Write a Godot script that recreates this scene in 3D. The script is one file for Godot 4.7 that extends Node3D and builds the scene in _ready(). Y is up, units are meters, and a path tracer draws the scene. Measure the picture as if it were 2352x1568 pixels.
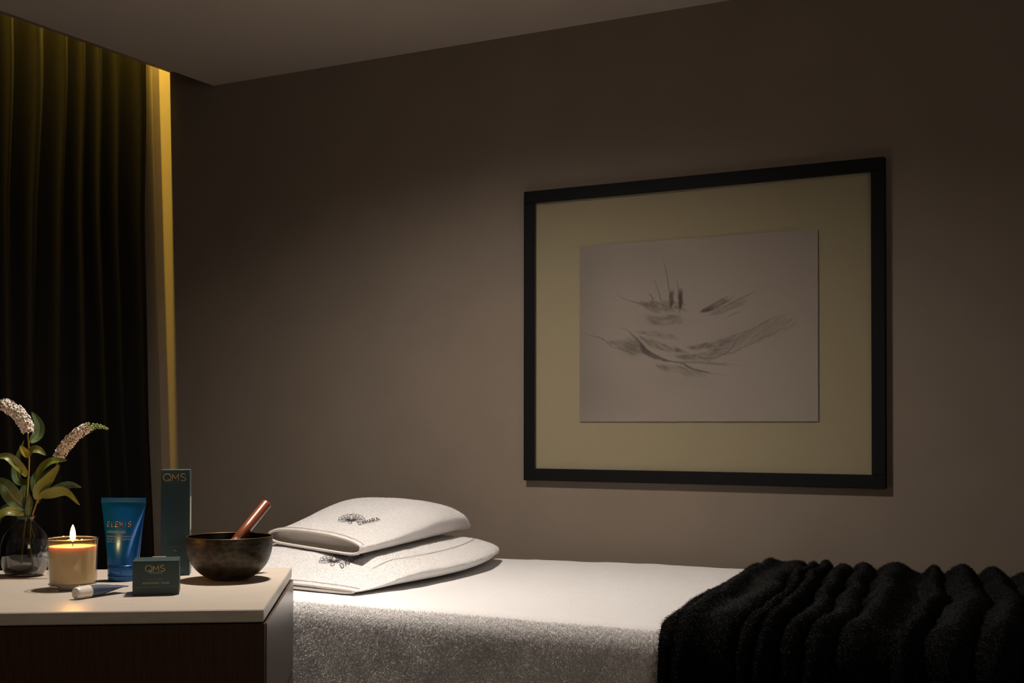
extends Node3D
# A spa treatment room at night: a towelled bed under one unseen ceiling lamp, a cabinet with toiletries, a picture, a curtain with a hidden light strip.

const WALL_Z := -3.25
const CEIL_Y := 2.352
const TOP_Y := 0.9047
const BED_Y := 0.83
const BED_Z := -2.166
const CAB_TURN := 0.5894
const CAM_TURN := 0.49022

var used := {}
var rng := RandomNumberGenerator.new()
var M := {}

# ---------------------------------------------------------------- naming

func numbered(called: String) -> String:
	var n: int = used.get(called, 0)
	used[called] = n + 1
	return called if n == 0 else "%s_%03d" % [called, n]

func tag(o: Node, label: String, category: String, group := "", kind := "") -> void:
	if label: o.set_meta("label", label)
	if category: o.set_meta("category", category)
	if group: o.set_meta("group", group)
	if kind: o.set_meta("kind", kind)

func thing(called: String, at: Vector3, turn: float, label: String, category: String, group := "") -> Node3D:
	var o := Node3D.new()
	o.name = numbered(called)
	add_child(o)
	o.position = at
	o.rotation.y = turn
	tag(o, label, category, group)
	return o

func part(called: String, mesh: Mesh, mat: Material, parent: Node, at := Vector3.ZERO, basis_ := Basis.IDENTITY) -> MeshInstance3D:
	var o := MeshInstance3D.new()
	o.name = called
	o.mesh = mesh
	o.material_override = mat
	o.transform = Transform3D(basis_, at)
	parent.add_child(o, true)
	return o

func struct(called: String, mesh: Mesh, mat: Material, at := Vector3.ZERO) -> MeshInstance3D:
	var o := part(called, mesh, mat, self, at)
	o.set_meta("kind", "structure")
	return o

# ---------------------------------------------------------------- shapes

func tri(st: SurfaceTool, a: Vector3, b: Vector3, c: Vector3, away: Vector3) -> void:
	var n := (b - a).cross(c - a)
	if n.length_squared() < 1e-20: return
	n = n.normalized()
	if n.dot((a + b + c) / 3.0 - away) < 0.0:
		n = -n
		st.set_normal(n); st.add_vertex(a)
		st.set_normal(n); st.add_vertex(b)
		st.set_normal(n); st.add_vertex(c)
	else:
		st.set_normal(n); st.add_vertex(a)
		st.set_normal(n); st.add_vertex(c)
		st.set_normal(n); st.add_vertex(b)

func add_box(st: SurfaceTool, lo: Vector3, hi: Vector3, r := 0.002) -> void:
	var c := (lo + hi) / 2.0
	var h := (hi - lo) / 2.0
	r = minf(r, minf(h.x, minf(h.y, h.z)) * 0.9)
	var at := func(sx, sy, sz, k) -> Vector3:
		var v := Vector3(sx * (h.x - r), sy * (h.y - r), sz * (h.z - r))
		v[k] += [sx, sy, sz][k] * r
		return c + v
	for k in 3:
		var i := (k + 1) % 3
		var j := (k + 2) % 3
		for s in [-1, 1]:
			var q := []
			for w in [[-1, -1], [1, -1], [1, 1], [-1, 1]]:
				var sg := [0, 0, 0]
				sg[k] = s; sg[i] = w[0]; sg[j] = w[1]
				q.append(at.call(sg[0], sg[1], sg[2], k))
			tri(st, q[0], q[1], q[2], c)
			tri(st, q[0], q[2], q[3], c)
		for si in [-1, 1]:
			for sj in [-1, 1]:
				var e := []
				for sk in [-1, 1]:
					var sg := [0, 0, 0]
					sg[k] = sk; sg[i] = si; sg[j] = sj
					e.append(at.call(sg[0], sg[1], sg[2], i))
					e.append(at.call(sg[0], sg[1], sg[2], j))
				tri(st, e[0], e[1], e[3], c)
				tri(st, e[0], e[3], e[2], c)
	for sx in [-1, 1]:
		for sy in [-1, 1]:
			for sz in [-1, 1]:
				tri(st, at.call(sx, sy, sz, 0), at.call(sx, sy, sz, 1), at.call(sx, sy, sz, 2), c)

func tool() -> SurfaceTool:
	var st := SurfaceTool.new()
	st.begin(Mesh.PRIMITIVE_TRIANGLES)
	return st

func box(lo: Vector3, hi: Vector3, r := 0.002) -> ArrayMesh:
	var st := tool()
	add_box(st, lo, hi, r)
	return st.commit()

# a grid of nu x nv points (rows of nv), smooth, optionally wrapping in v
func add_grid(st: SurfaceTool, P: PackedVector3Array, nu: int, nv: int, wrap := false, flip := false, first := 0) -> int:
	for i in nu:
		for j in nv:
			st.set_uv(Vector2(float(i) / maxf(1, nu - 1), float(j) / maxf(1, nv - 1)))
			st.add_vertex(P[i * nv + j])
	for i in nu - 1:
		for j in (nv if wrap else nv - 1):
			var a := first + i * nv + j
			var b := first + i * nv + (j + 1) % nv
			var c := first + (i + 1) * nv + (j + 1) % nv
			var d := first + (i + 1) * nv + j
			if flip:
				for k in [a, b, c, a, c, d]: st.add_index(k)
			else:
				for k in [a, c, b, a, d, c]: st.add_index(k)
	return first + nu * nv

func grid(P: PackedVector3Array, nu: int, nv: int, wrap := false, flip := false) -> ArrayMesh:
	var st := tool()
	add_grid(st, P, nu, nv, wrap, flip)
	st.generate_normals()
	return st.commit()

# lathe round y; profile points (r, y) run from bottom outside upwards
func lathe(prof: Array, seg := 48, flip := false) -> ArrayMesh:
	var P := PackedVector3Array()
	for p in prof:
		for j in seg:
			var a := TAU * j / seg
			P.append(Vector3(p.x * cos(a), p.y, p.x * sin(a)))
	return grid(P, prof.size(), seg, true, flip)

# rounds a profile with a Catmull-Rom curve
func smooth(pts: Array, n: int) -> Array:
	var out := []
	for i in pts.size() - 1:
		var a = pts[max(i - 1, 0)]
		var b = pts[i]
		var c = pts[i + 1]
		var d = pts[min(i + 2, pts.size() - 1)]
		for k in n:
			var t := float(k) / n
			out.append(b.cubic_interpolate(c, a, d, t))
	out.append(pts[-1])
	return out

func add_tube(st: SurfaceTool, path: Array, radii: Array, seg := 8, first := 0) -> int:
	var P := PackedVector3Array()
	var n := path.size()
	var side := Vector3.ZERO
	for i in n:
		var t: Vector3 = (path[min(i + 1, n - 1)] - path[max(i - 1, 0)]).normalized()
		if side == Vector3.ZERO:
			side = t.cross(Vector3.UP if absf(t.y) < 0.9 else Vector3.RIGHT).normalized()
		side = (side - t * side.dot(t)).normalized()
		var up := t.cross(side)
		var r: float = radii[min(i, radii.size() - 1)]
		for j in seg:
			var a := TAU * j / seg
			P.append(path[i] + (side * cos(a) + up * sin(a)) * r)
	return add_grid(st, P, n, seg, true, true, first)

func tube(path: Array, radii: Array, seg := 8, caps := true) -> ArrayMesh:
	var st := tool()
	if caps:
		var d0: Vector3 = (path[1] - path[0]).normalized()
		var d1: Vector3 = (path[-1] - path[-2]).normalized()
		var p := path.duplicate()
		var r := []
		for i in path.size(): r.append(radii[min(i, radii.size() - 1)])
		p.insert(0, path[0] - d0 * r[0] * 0.15); r.insert(0, r[0] * 0.85)
		p.insert(0, path[0] - d0 * r[1] * 0.2); r.insert(0, 0.00001)
		p.append(path[-1] + d1 * r[-1] * 0.15); r.append(r[-1] * 0.85)
		p.append(path[-1] + d1 * r[-2] * 0.2); r.append(0.00001)
		add_tube(st, p, r, seg)
	else:
		add_tube(st, path, radii, seg)
	st.generate_normals()
	return st.commit()

# pile (terry loops, fur): many small blades rooted on a grid, one MultiMesh
func pile(parent: Node, called: String, P: PackedVector3Array, nu: int, nv: int, wrap: bool, density: float, length: float, width: float, blade: Mesh, mat: Material, lean: Vector3, stray: float, flip := false, only = null) -> MultiMeshInstance3D:
	var at: Array[Transform3D] = []
	for i in nu - 1:
		for j in (nv if wrap else nv - 1):
			var a := P[i * nv + j]
			var b := P[i * nv + (j + 1) % nv]
			var c := P[(i + 1) * nv + (j + 1) % nv]
			var d := P[(i + 1) * nv + j]
			var n := (c - a).cross(d - b) * 0.5
			var area := n.length()
			if area < 1e-10: continue
			n /= area
			if flip: n = -n
			if only != null and not only.call((a + c) * 0.5, n): continue
			var many := area * density
			var count := int(many) + (1 if rng.randf() < many - int(many) else 0)
			for k in count:
				var s := rng.randf()
				var t := rng.randf()
				var p := a.lerp(d, s).lerp(b.lerp(c, s), t)
				var y := (n + lean + Vector3(rng.randf_range(-1, 1), rng.randf_range(-1, 1), rng.randf_range(-1, 1)) * stray).normalized()
				if y.dot(n) < 0.05: y = (y + n * 0.4).normalized()
				var x := y.cross(Vector3(rng.randf_range(-1, 1), rng.randf_range(-1, 1), rng.randf_range(-1, 1))).normalized()
				var z := x.cross(y)
				var l := length * rng.randf_range(0.65, 1.25)
				at.append(Transform3D(Basis(x * width, y * l, z * l), p))
	var mm := MultiMesh.new()
	mm.transform_format = MultiMesh.TRANSFORM_3D
	mm.mesh = blade
	mm.instance_count = at.size()
	for i in at.size():
		mm.set_instance_transform(i, at[i])
	var o := MultiMeshInstance3D.new()
	o.name = called
	o.multimesh = mm
	o.material_override = mat
	o.set_meta("kind", "stuff")
	parent.add_child(o, true)
	return o

# a blade one unit long, one unit wide, bent over at the tip by 'curl'
func blade(curl: float, taper: float) -> ArrayMesh:
	var st := tool()
	var P := PackedVector3Array()
	for i in 4:
		var t := i / 3.0
		var w := lerpf(0.5, 0.5 * taper, t * t)
		var z := curl * t * t
		var y := t * (1.0 - 0.35 * curl * t)
		P.append(Vector3(-w, y, z))
		P.append(Vector3(w, y, z))
	add_grid(st, P, 4, 2)
	st.generate_normals()
	return st.commit()

# lettering drawn as strokes; a unit square per letter
func glyph(ch: String) -> Array:
	var arc := func(cx, cy, rx, ry, a0, a1, n) -> Array:
		var o := []
		for i in n + 1:
			var a := deg_to_rad(lerpf(a0, a1, float(i) / n))
			o.append(Vector2(cx + rx * cos(a), cy + ry * sin(a)))
		return o
	match ch:
		"D": return [[Vector2(0.1, 0), Vector2(0.1, 1)], [Vector2(0.1, 1)] + arc.call(0.3, 0.5, 0.6, 0.5, 80, -80, 12) + [Vector2(0.1, 0)]]
		"A": return [[Vector2(0.02, 0), Vector2(0.5, 1), Vector2(0.98, 0)], [Vector2(0.24, 0.38), Vector2(0.76, 0.38)]]
		"M": return [[Vector2(0.05, 0), Vector2(0.05, 0.98), Vector2(0.5, 0.3), Vector2(0.95, 0.98), Vector2(0.95, 0)]]
		"R": return [[Vector2(0.1, 0), Vector2(0.1, 1)], [Vector2(0.1, 1)] + arc.call(0.45, 0.74, 0.4, 0.26, 90, -90, 10) + [Vector2(0.1, 0.48)], [Vector2(0.42, 0.48), Vector2(0.9, 0)]]
		"Q": return [arc.call(0.5, 0.5, 0.56, 0.5, 0, 360, 30), [Vector2(0.55, 0.25), Vector2(1.05, -0.06)]]
		"S": return [arc.call(0.42, 0.75, 0.34, 0.25, 35, 270, 12) + arc.call(0.42, 0.25, 0.38, 0.25, 90, -145, 12)]
		"E": return [[Vector2(0.85, 1), Vector2(0.1, 1), Vector2(0.1, 0), Vector2(0.85, 0)], [Vector2(0.1, 0.5), Vector2(0.75, 0.5)]]
		"L": return [[Vector2(0.1, 1), Vector2(0.1, 0), Vector2(0.8, 0)]]
		"I": return [[Vector2(0.5, 0), Vector2(0.5, 1)]]
	return []

# strokes through a map from the drawing's plane to a point in space
func strokes(lines: Array, where: Callable, r: float, step: float) -> ArrayMesh:
	var st := tool()
	var first := 0
	for l in lines:
		var p := []
		for i in l.size() - 1:
			var n := maxi(1, int((l[i + 1] - l[i]).length() / step))
			for k in n: p.append(where.call(l[i].lerp(l[i + 1], float(k) / n)))
		p.append(where.call(l[-1]))
		if p.size() > 1:
			first = add_tube(st, p, [r], 5, first)
	st.generate_normals()
	return st.commit()

func word(text: String, size: float, wide: float, gap: float, at: Vector2) -> Array:
	var out := []
	var x := at.x - (text.length() * (wide + gap) - gap) * size / 2.0
	for ch in text:
		for l in glyph(ch):
			var q := []
			for v in l: q.append(Vector2(x + v.x * wide * size, at.y + v.y * size))
			out.append(q)
		x += (wide + gap) * size
	return out

func text_mesh(text: String, high: float, depth := 0.0002) -> TextMesh:
	var f := SystemFont.new()
	f.font_names = PackedStringArray(["Droid Sans"])
	var t := TextMesh.new()
	t.text = text
	t.font = f
	t.font_size = 64
	t.pixel_size = high / 46.0
	t.depth = depth
	t.curve_step = 2.0
	return t

# ---------------------------------------------------------------- materials

func noise(seed_: int, freq: float, kind := FastNoiseLite.TYPE_SIMPLEX_SMOOTH, octaves := 4) -> FastNoiseLite:
	var n := FastNoiseLite.new()
	n.seed = seed_
	n.frequency = freq
	n.noise_type = kind
	n.fractal_octaves = octaves
	return n

func noise_tex(n: FastNoiseLite, size := 512, ramp: Array = []) -> ImageTexture:
	var im := n.get_seamless_image(size, size)
	if ramp.size():
		var g := Gradient.new()
		g.offsets = PackedFloat32Array(range(ramp.size()).map(func(i): return float(i) / (ramp.size() - 1)))
		g.colors = PackedColorArray(ramp)
		var out := Image.create(size, size, false, Image.FORMAT_RGB8)
		for y in size:
			for x in size:
				out.set_pixel(x, y, g.sample(im.get_pixel(x, y).r))
		im = out
	return ImageTexture.create_from_image(im)

func mat(c: Color, rough := 0.6, metal := 0.0, spec := 0.5) -> StandardMaterial3D:
	var m := StandardMaterial3D.new()
	m.albedo_color = c
	m.roughness = rough
	m.metallic = metal
	m.metallic_specular = spec
	return m

func tri_tex(m: StandardMaterial3D, tex: Texture2D, scale_: Vector3) -> StandardMaterial3D:
	m.albedo_texture = tex
	m.uv1_triplanar = true
	m.uv1_scale = scale_
	return m

func bump(m: StandardMaterial3D, tex: Texture2D, height: float) -> StandardMaterial3D:
	m.heightmap_enabled = true
	m.heightmap_texture = tex
	m.heightmap_scale = height
	return m

func make_materials() -> void:
	var fine := noise_tex(noise(3, 0.06), 512)
	M.wall = bump(tri_tex(mat(Color(1, 1, 1), 0.75, 0, 0.35), noise_tex(noise(5, 0.012), 512, [Color(0.497, 0.449, 0.400), Color(0.517, 0.467, 0.416)]), Vector3(0.6, 0.6, 0.6)), fine, 0.03)
	M.ceiling = mat(Color(0.76, 0.71, 0.66), 0.85, 0, 0.3)
	M.floor = mat(Color(0.30, 0.25, 0.21), 0.8)
	M.room = mat(Color(0.44, 0.38, 0.33), 0.85)
	M.trim = mat(Color(0.55, 0.50, 0.45), 0.7)
	M.curtain = bump(tri_tex(mat(Color(1, 1, 1), 0.85, 0, 0.2), noise_tex(noise(9, 0.05), 256, [Color(0.070, 0.059, 0.048), Color(0.087, 0.074, 0.060)]), Vector3(6, 1.2, 6)), fine, 0.05)
	M.frame = mat(Color(0.050, 0.048, 0.044), 0.60, 0, 0.3)
	M.mat_board = mat(Color(0.555, 0.508, 0.395), 0.9, 0, 0.2)
	M.glass = mat(Color(0.9, 0.92, 0.92, 0.02), 0.0, 0.0, 0.14)
	M.glass.transparency = BaseMaterial3D.TRANSPARENCY_ALPHA
	M.wood_dark = bump(tri_tex(mat(Color(1, 1, 1), 0.5, 0, 0.4), noise_tex(noise(21, 0.035), 512, [Color(0.20, 0.13, 0.075), Color(0.29, 0.195, 0.115), Color(0.235, 0.155, 0.09), Color(0.31, 0.215, 0.13)]), Vector3(7, 0.35, 7)), fine, 0.01)
	M.wood_drawer = tri_tex(mat(Color(1, 1, 1), 0.3, 0, 0.6), noise_tex(noise(22, 0.03), 512, [Color(0.27, 0.215, 0.175), Color(0.35, 0.285, 0.235), Color(0.30, 0.24, 0.20)]), Vector3(0.35, 7, 0.35))
	M.top = tri_tex(mat(Color(1, 1, 1), 0.34, 0, 0.45), noise_tex(noise(23, 0.022, FastNoiseLite.TYPE_SIMPLEX_SMOOTH, 5), 512, [Color(0.735, 0.685, 0.625), Color(0.785, 0.74, 0.68), Color(0.755, 0.705, 0.645), Color(0.81, 0.765, 0.71)]), Vector3(0.6, 3, 4.5))
	M.terry = bump(mat(Color(0.90, 0.89, 0.885), 0.95, 0, 0.15), noise_tex(noise(31, 0.07, FastNoiseLite.TYPE_SIMPLEX_SMOOTH, 3), 512), 0.18)
	M.terry.uv1_triplanar = true
	M.terry.uv1_scale = Vector3(8, 8, 8)
	M.loop = mat(Color(0.93, 0.92, 0.915), 0.9, 0, 0.15)
	M.loop.backlight = Color(0.6, 0.59, 0.58)
	M.lining = mat(Color(0.86, 0.83, 0.80), 0.95, 0, 0.1)
	M.thread = mat(Color(0.25, 0.23, 0.24), 0.7)
	M.fur_base = mat(Color(0.05, 0.047, 0.044), 0.95, 0, 0.1)
	M.fur = mat(Color(0.050, 0.045, 0.041), 0.65, 0, 0.3)
	M.mattress = mat(Color(0.75, 0.73, 0.70), 0.9)
	M.leather = mat(Color(0.25, 0.2, 0.17), 0.6)

# ---------------------------------------------------------------- the setting

func make_camera_and_light() -> void:
	var cam := Camera3D.new()
	cam.name = "camera"
	cam.projection = Camera3D.PROJECTION_FRUSTUM
	cam.near = 0.05
	cam.far = 50.0
	cam.size = 0.05 * 1568.0 / 2873.4
	cam.frustum_offset = Vector2(0, 0.05 * (937.5 - 784.0) / 2873.4)
	cam.position = Vector3(0, 1.2, 0)
	cam.basis = Basis(Vector3.UP, CAM_TURN) * Basis(Vector3.RIGHT, 0.01419) * Basis(Vector3.BACK, 0.00094)
	add_child(cam)
	cam.current = true
	var e := Environment.new()
	e.background_mode = Environment.BG_COLOR
	e.background_color = Color.BLACK
	e.tonemap_mode = Environment.TONE_MAPPER_LINEAR
	e.tonemap_exposure = 1.0
	e.sdfgi_enabled = true
	e.ssao_enabled = true
	e.ssil_enabled = true
	var we := WorldEnvironment.new()
	we.name = "environment"
	we.environment = e
	add_child(we)

func area_light(called: String, parent: Node, at: Vector3, turn: Vector3, size: Vector2, color: Color, energy: float) -> void:
	var l := AreaLight3D.new()
	l.name = called
	l.position = at
	l.rotation = turn
	l.area_size = size
	l.area_normalize_energy = true
	l.light_color = color
	l.light_energy = energy
	l.area_range = 12.0
	l.area_attenuation = 2.0
	l.shadow_enabled = true
	parent.add_child(l, true)

func glow(c: Color, energy: float) -> StandardMaterial3D:
	var m := mat(Color(0.9, 0.9, 0.9), 0.6)
	m.emission_enabled = true
	m.emission = c
	m.emission_energy_multiplier = energy
	return m

func make_unseen_ceiling_lamp(at: Vector3, half: float, color: Color, energy: float, angle: float, label: String) -> void:  # unseen lamp overhead, out of view, lighting the bed, towels and worktop
	var o := thing("unseen_ceiling_lamp", at, 0, label, "unseen_ceiling_lamp", "unseen ceiling lamps")
	part("trim_ring", lathe(smooth([Vector2(half * 1.0, -0.002), Vector2(half * 1.12, -0.004), Vector2(half * 1.3, -0.003), Vector2(half * 1.34, 0.0)], 3), 40), M.trim, o)
	part("diffuser", lathe([Vector2(0.0001, -0.001), Vector2(half, -0.001), Vector2(half * 1.02, 0.0)], 40), glow(color, 1.0), o)
	var l := SpotLight3D.new()
	l.name = "light"
	l.position = Vector3(0, -0.008, 0)
	l.rotation.x = -PI / 2
	l.light_color = color
	l.light_energy = energy
	l.light_size = half
	l.spot_angle = angle
	l.spot_angle_attenuation = 1.0
	l.spot_range = 12.0
	l.spot_attenuation = 2.0
	l.shadow_enabled = true
	o.add_child(l)

# unseen light panel, right-hand wall, out of view, placed to light the bed front
func make_unseen_side_light() -> void:
	var o := Node3D.new()
	o.name = "unseen_side_light_1"
	o.position = Vector3(1.85, 1.15, -0.1)
	o.set_meta("kind", "structure")
	add_child(o)
	part("glow_panel", box(Vector3(-0.006, 0.03, -0.47), Vector3(-0.001, 1.07, 0.47), 0.0005), glow(Color(1.0, 0.96, 0.91), 0.2), o)
	for z in [[-0.5, -0.47], [0.47, 0.5], [-0.015, 0.015]]:
		part("panel_frame", box(Vector3(-0.03, 0.0, z[0]), Vector3(0.0, 1.1, z[1]), 0.003), M.trim, o)
	for y in [[0.0, 0.03], [1.07, 1.1]]:
		part("panel_frame", box(Vector3(-0.03, y[0], -0.47), Vector3(0.0, y[1], 0.47), 0.003), M.trim, o)
	area_light("light", o, Vector3(-0.012, 0.55, 0), Vector3(0, PI / 2, 0), Vector2(0.92, 1.0), Color(1.0, 0.95, 0.88), 1.3)

func make_room() -> void:
	var wl := func(y: float) -> float: return -3.13 + 0.0402 * (2.43 - y)
	struct("wall_back", box(Vector3(-3.3, 0, WALL_Z - 0.15), Vector3(2.0, 2.85, WALL_Z), 0.0005), M.wall)
	# the left wall is a recess for the curtain with a narrow pier beside the corner, a little out of plumb
	var slab := func(z0: float, z1: float, back: float, thick: float) -> ArrayMesh:
		var st := tool()
		var q := []
		for z in [z0, z1]:
			for y in [0.0, 2.85]:
				for x in [wl.call(y) - back - thick, wl.call(y) - back]:
					q.append(Vector3(x, y, z))
		var mid: Vector3 = (q[0] + q[7]) / 2.0
		for f in [[0, 1, 3, 2], [4, 5, 7, 6], [0, 1, 5, 4], [2, 3, 7, 6], [0, 2, 6, 4], [1, 3, 7, 5]]:
			tri(st, q[f[0]], q[f[1]], q[f[2]], mid)
			tri(st, q[f[0]], q[f[2]], q[f[3]], mid)
		return st.commit()
	var left := struct("wall_left", slab.call(WALL_Z, 2.0, 0.11, 0.15), M.wall)
	part("pier", slab.call(WALL_Z, -3.216, 0.0, 0.11), M.wall, left)
	struct("wall_right", box(Vector3(1.85, 0, WALL_Z), Vector3(2.0, 2.85, 2.0), 0.0005), M.room)
	struct("wall_front", box(Vector3(-3.3, 0, 1.85), Vector3(2.0, 2.85, 2.0), 0.0005), M.room)
	struct("floor", box(Vector3(-3.3, -0.1, WALL_Z), Vector3(2.0, 0, 2.0), 0.0005), M.floor)
	var c := struct("ceiling", box(Vector3(-2.883, CEIL_Y, WALL_Z), Vector3(1.85, CEIL_Y + 0.012, 1.85), 0.0008), M.ceiling)
	part("slab", box(Vector3(-3.3, 2.8, WALL_Z - 0.15), Vector3(2.0, 2.95, 2.0), 0.0005), M.room, c)
	# the board that hides the light strip above the curtain
	var b := struct("trim_1", box(Vector3(-3.0755, 2.4225, WALL_Z), Vector3(-3.0605, 2.8, 1.85), 0.001), M.trim)
	part("lip", box(Vector3(-3.079, 2.4225, WALL_Z), Vector3(-3.0755, 2.430, 1.85), 0.0005), M.trim, b)

func make_light_strip() -> void:
	var o := thing("light_strip", Vector3(-3.0755, 2.70, -2.2), 0, "warm yellow light strip hidden above the curtain", "light strip")
	part("channel", box(Vector3(-0.016, 0.004, -1.04), Vector3(0.0, 0.012, 1.04), 0.0005), M.trim, o)
	part("diffuser", box(Vector3(-0.0135, 0.0005, -1.03), Vector3(-0.0090, 0.004, 1.03), 0.0004), glow(Color(1.0, 0.84, 0.32), 3.0), o)
	area_light("light", o, Vector3(-0.0112, -0.001, 0), Vector3(-PI / 2, 0, 0), Vector2(0.0045, 2.06), Color(1.0, 0.84, 0.34), 4.2)

func make_curtain() -> void:
	var o := thing("curtain", Vector3(-3.1, 0, -2.2), 0, "long dark brown pleated curtain hanging at the left wall", "curtain")
	var nu := 900
	var nv := 40
	var P := PackedVector3Array()
	var n := noise(51, 2.2, FastNoiseLite.TYPE_SIMPLEX_SMOOTH, 2)
	for i in nu:
		var s := 2.4 * i / (nu - 1.0)                                  # metres of rail from the wall end
		for j in nv:
			var y := 2.62 - 2.6 * j / (nv - 1.0)
			var hang := clampf((2.42 - y) / 2.4, 0, 1)
			var end := -1.0145 + 0.03 * smoothstep(2.42, 1.8, y) - 0.018 * smoothstep(1.3, 0.75, y)
			var ph := TAU * s / 0.092 + 0.9 * n.get_noise_2d(s * 0.7, hang * 0.25) * 4.0
			var w := sin(ph - 1.2)
			var amp := 0.0185 + 0.010 * hang + 0.005 * n.get_noise_2d(s * 2.0 + 9.0, hang * 0.4)
			var x := -0.040 + 0.0402 * maxf(0.0, 2.43 - y) + amp * w
			P.append(Vector3(x, y, end + s))
	part("fabric", grid(P, nu, nv), M.curtain, o)
	var rail := tool()
	add_box(rail, Vector3(-0.052, 2.625, -1.0), Vector3(-0.028, 2.65, 1.5), 0.002)
	part("rail", rail.commit(), M.trim, o)

# ---------------------------------------------------------------- picture

func art_texture() -> ImageTexture:
	var w := 1230
	var h := 900
	var lw := w / 10
	var lh := h / 10
	var ink := PackedFloat32Array()
	ink.resize(w * h)
	var red := PackedFloat32Array()
	red.resize(w * h)
	var tone := PackedFloat32Array()
	tone.resize((lw + 2) * (lh + 2))
	var g := noise(71, 0.22, FastNoiseLite.TYPE_SIMPLEX, 3)
	var wob := noise(72, 0.05)
	var rr := RandomNumberGenerator.new()
	rr.seed = 77
	# stroke: points measured on the sheet, radii, strength, warmth, waver
	var draw := func(pts: Array, r0: float, r1: float, s: float, warm: float, jag: float) -> void:
		var broad := r0 > 70
		var c := smooth(pts, 8 if broad else 30)
		for i in c.size():
			var t := float(i) / (c.size() - 1)
			var f := minf(1.0, minf(t, 1.0 - t) * 5.0 + 0.05)
			var top: float = 152.0 - (c[i].x - 35.0) * 0.068
			var cx: float = (c[i].x - 35.0) / 1865.0 * w + jag * wob.get_noise_2d(i * 4.0, pts[0].x)
			var cy: float = (c[i].y - top) / (1525.0 - top) * h + jag * wob.get_noise_2d(pts[0].y, i * 5.0)
			var r := maxf(1.7, lerpf(r0, r1, t) * 0.64)
			if broad:
				cx /= 10.0; cy /= 10.0; r /= 10.0
				var e := int(ceil(r * 1.7))
				for y in range(maxi(0, int(cy) - e), mini(lh + 2, int(cy) + e + 1)):
					for x in range(maxi(0, int(cx) - e), mini(lw + 2, int(cx) + e + 1)):
						var d := Vector2(x - cx, y - cy).length() / r
						if d < 1.7: tone[y * (lw + 2) + x] += s * f * 0.09 * exp(-d * d * 1.6)
				continue
			var e := int(ceil(r * 1.6))
			for y in range(maxi(0, int(cy) - e), mini(h, int(cy) + e + 1)):
				for x in range(maxi(0, int(cx) - e), mini(w, int(cx) + e + 1)):
					var d := Vector2(x - cx, y - cy).length() / r
					if d < 1.6:
						var a := s * f * exp(-d * d * 2.0) * (0.85 + (0.45 if r < 4.0 else 0.8) * g.get_noise_2d(x, y))
						var k := y * w + x
						if r < 6.0: ink[k] = maxf(ink[k], a)
						else: ink[k] += a * 0.10 * (1.0 - ink[k])
						red[k] = maxf(red[k], a * warm)
	var v := func(a: Array) -> Array:
		var o := []
		for i in range(0, a.size(), 2): o.append(Vector2(a[i], a[i + 1]))
		return o
	# short soft marks laid between two edges
	var hatch := func(A: Array, B: Array, n: int, s: float, r: float, warm: float, turn: float) -> void:
		var ca := smooth(A, 10)
		var cb := smooth(B, 10)
		for k in n:
			var t := rr.randf()
			var u := rr.randf()
			var ia := int(t * (ca.size() - 2))
			var ib := int(t * (cb.size() - 2))
			var p: Vector2 = ca[ia].lerp(cb[ib], u)
			var d: Vector2 = (ca[ia + 1] - ca[ia]).lerp(cb[ib + 1] - cb[ib], u).normalized().rotated(turn * rr.randf_range(0.3, 1.0))
			var l := rr.randf_range(18, 60)
			draw.call([p - d * l, p + d.rotated(0.15) * l * 0.2, p + d * l], r * rr.randf_range(0.6, 1.3), r * 0.5, s * rr.randf_range(0.5, 1.2), warm, 2.0)
	# broad charcoal tone first
	draw.call(v.call([10, -300, 20, 300, 20, 800, 20, 1300, 10, 1900]), 300, 330, 0.30, 0, 0)
	draw.call(v.call([-200, 1350, 200, 1300, 600, 1380]), 330, 250, 0.12, 0, 0)
	draw.call(v.call([150, 300, 500, 260, 900, 300]), 220, 180, 0.12, 0, 0)
	draw.call(v.call([600, 1180, 900, 1200, 1150, 1220]), 120, 90, 0.10, 0, 0)
	draw.call(v.call([520, 700, 700, 740, 900, 740]), 110, 90, 0.12, 0, 0)
	draw.call(v.call([1100, 960, 1250, 900, 1450, 820, 1700, 740]), 90, 80, 0.16, 0, 0)
	draw.call(v.call([420, 930, 480, 950, 540, 960]), 75, 72, 0.30, 0, 0)
	# shaded folds
	hatch.call(v.call([300, 900, 400, 890, 470, 870, 530, 900]), v.call([380, 955, 440, 970, 490, 985, 560, 980]), 90, 0.20, 9, 0, 0.5)
	hatch.call(v.call([540, 850, 660, 890, 780, 935, 900, 970]), v.call([620, 930, 700, 960, 790, 975, 900, 985]), 100, 0.20, 11, 0.1, 0.2)
	hatch.call(v.call([540, 820, 680, 825, 820, 850]), v.call([580, 850, 700, 870, 820, 880]), 50, 0.14, 11, 0, 0.2)
	hatch.call(v.call([940, 940, 1060, 915, 1180, 880, 1300, 845]), v.call([1000, 960, 1100, 950, 1200, 935, 1260, 900]), 80, 0.15, 13, 0.1, 0.2)
	hatch.call(v.call([850, 1010, 980, 1000, 1100, 980, 1200, 920]), v.call([880, 1040, 1000, 1040, 1120, 1030, 1240, 985]), 110, 0.15, 12, 0, 0.3)
	hatch.call(v.call([1200, 920, 1300, 850, 1420, 800, 1540, 740, 1680, 690]), v.call([1240, 990, 1350, 945, 1460, 895, 1580, 835, 1750, 770]), 120, 0.13, 8, 0, -0.7)
	hatch.call(v.call([700, 1085, 830, 1085, 930, 1100, 1000, 1120]), v.call([720, 1120, 860, 1150, 960, 1170, 1060, 1170]), 80, 0.13, 12, 0, 0.3)
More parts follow.
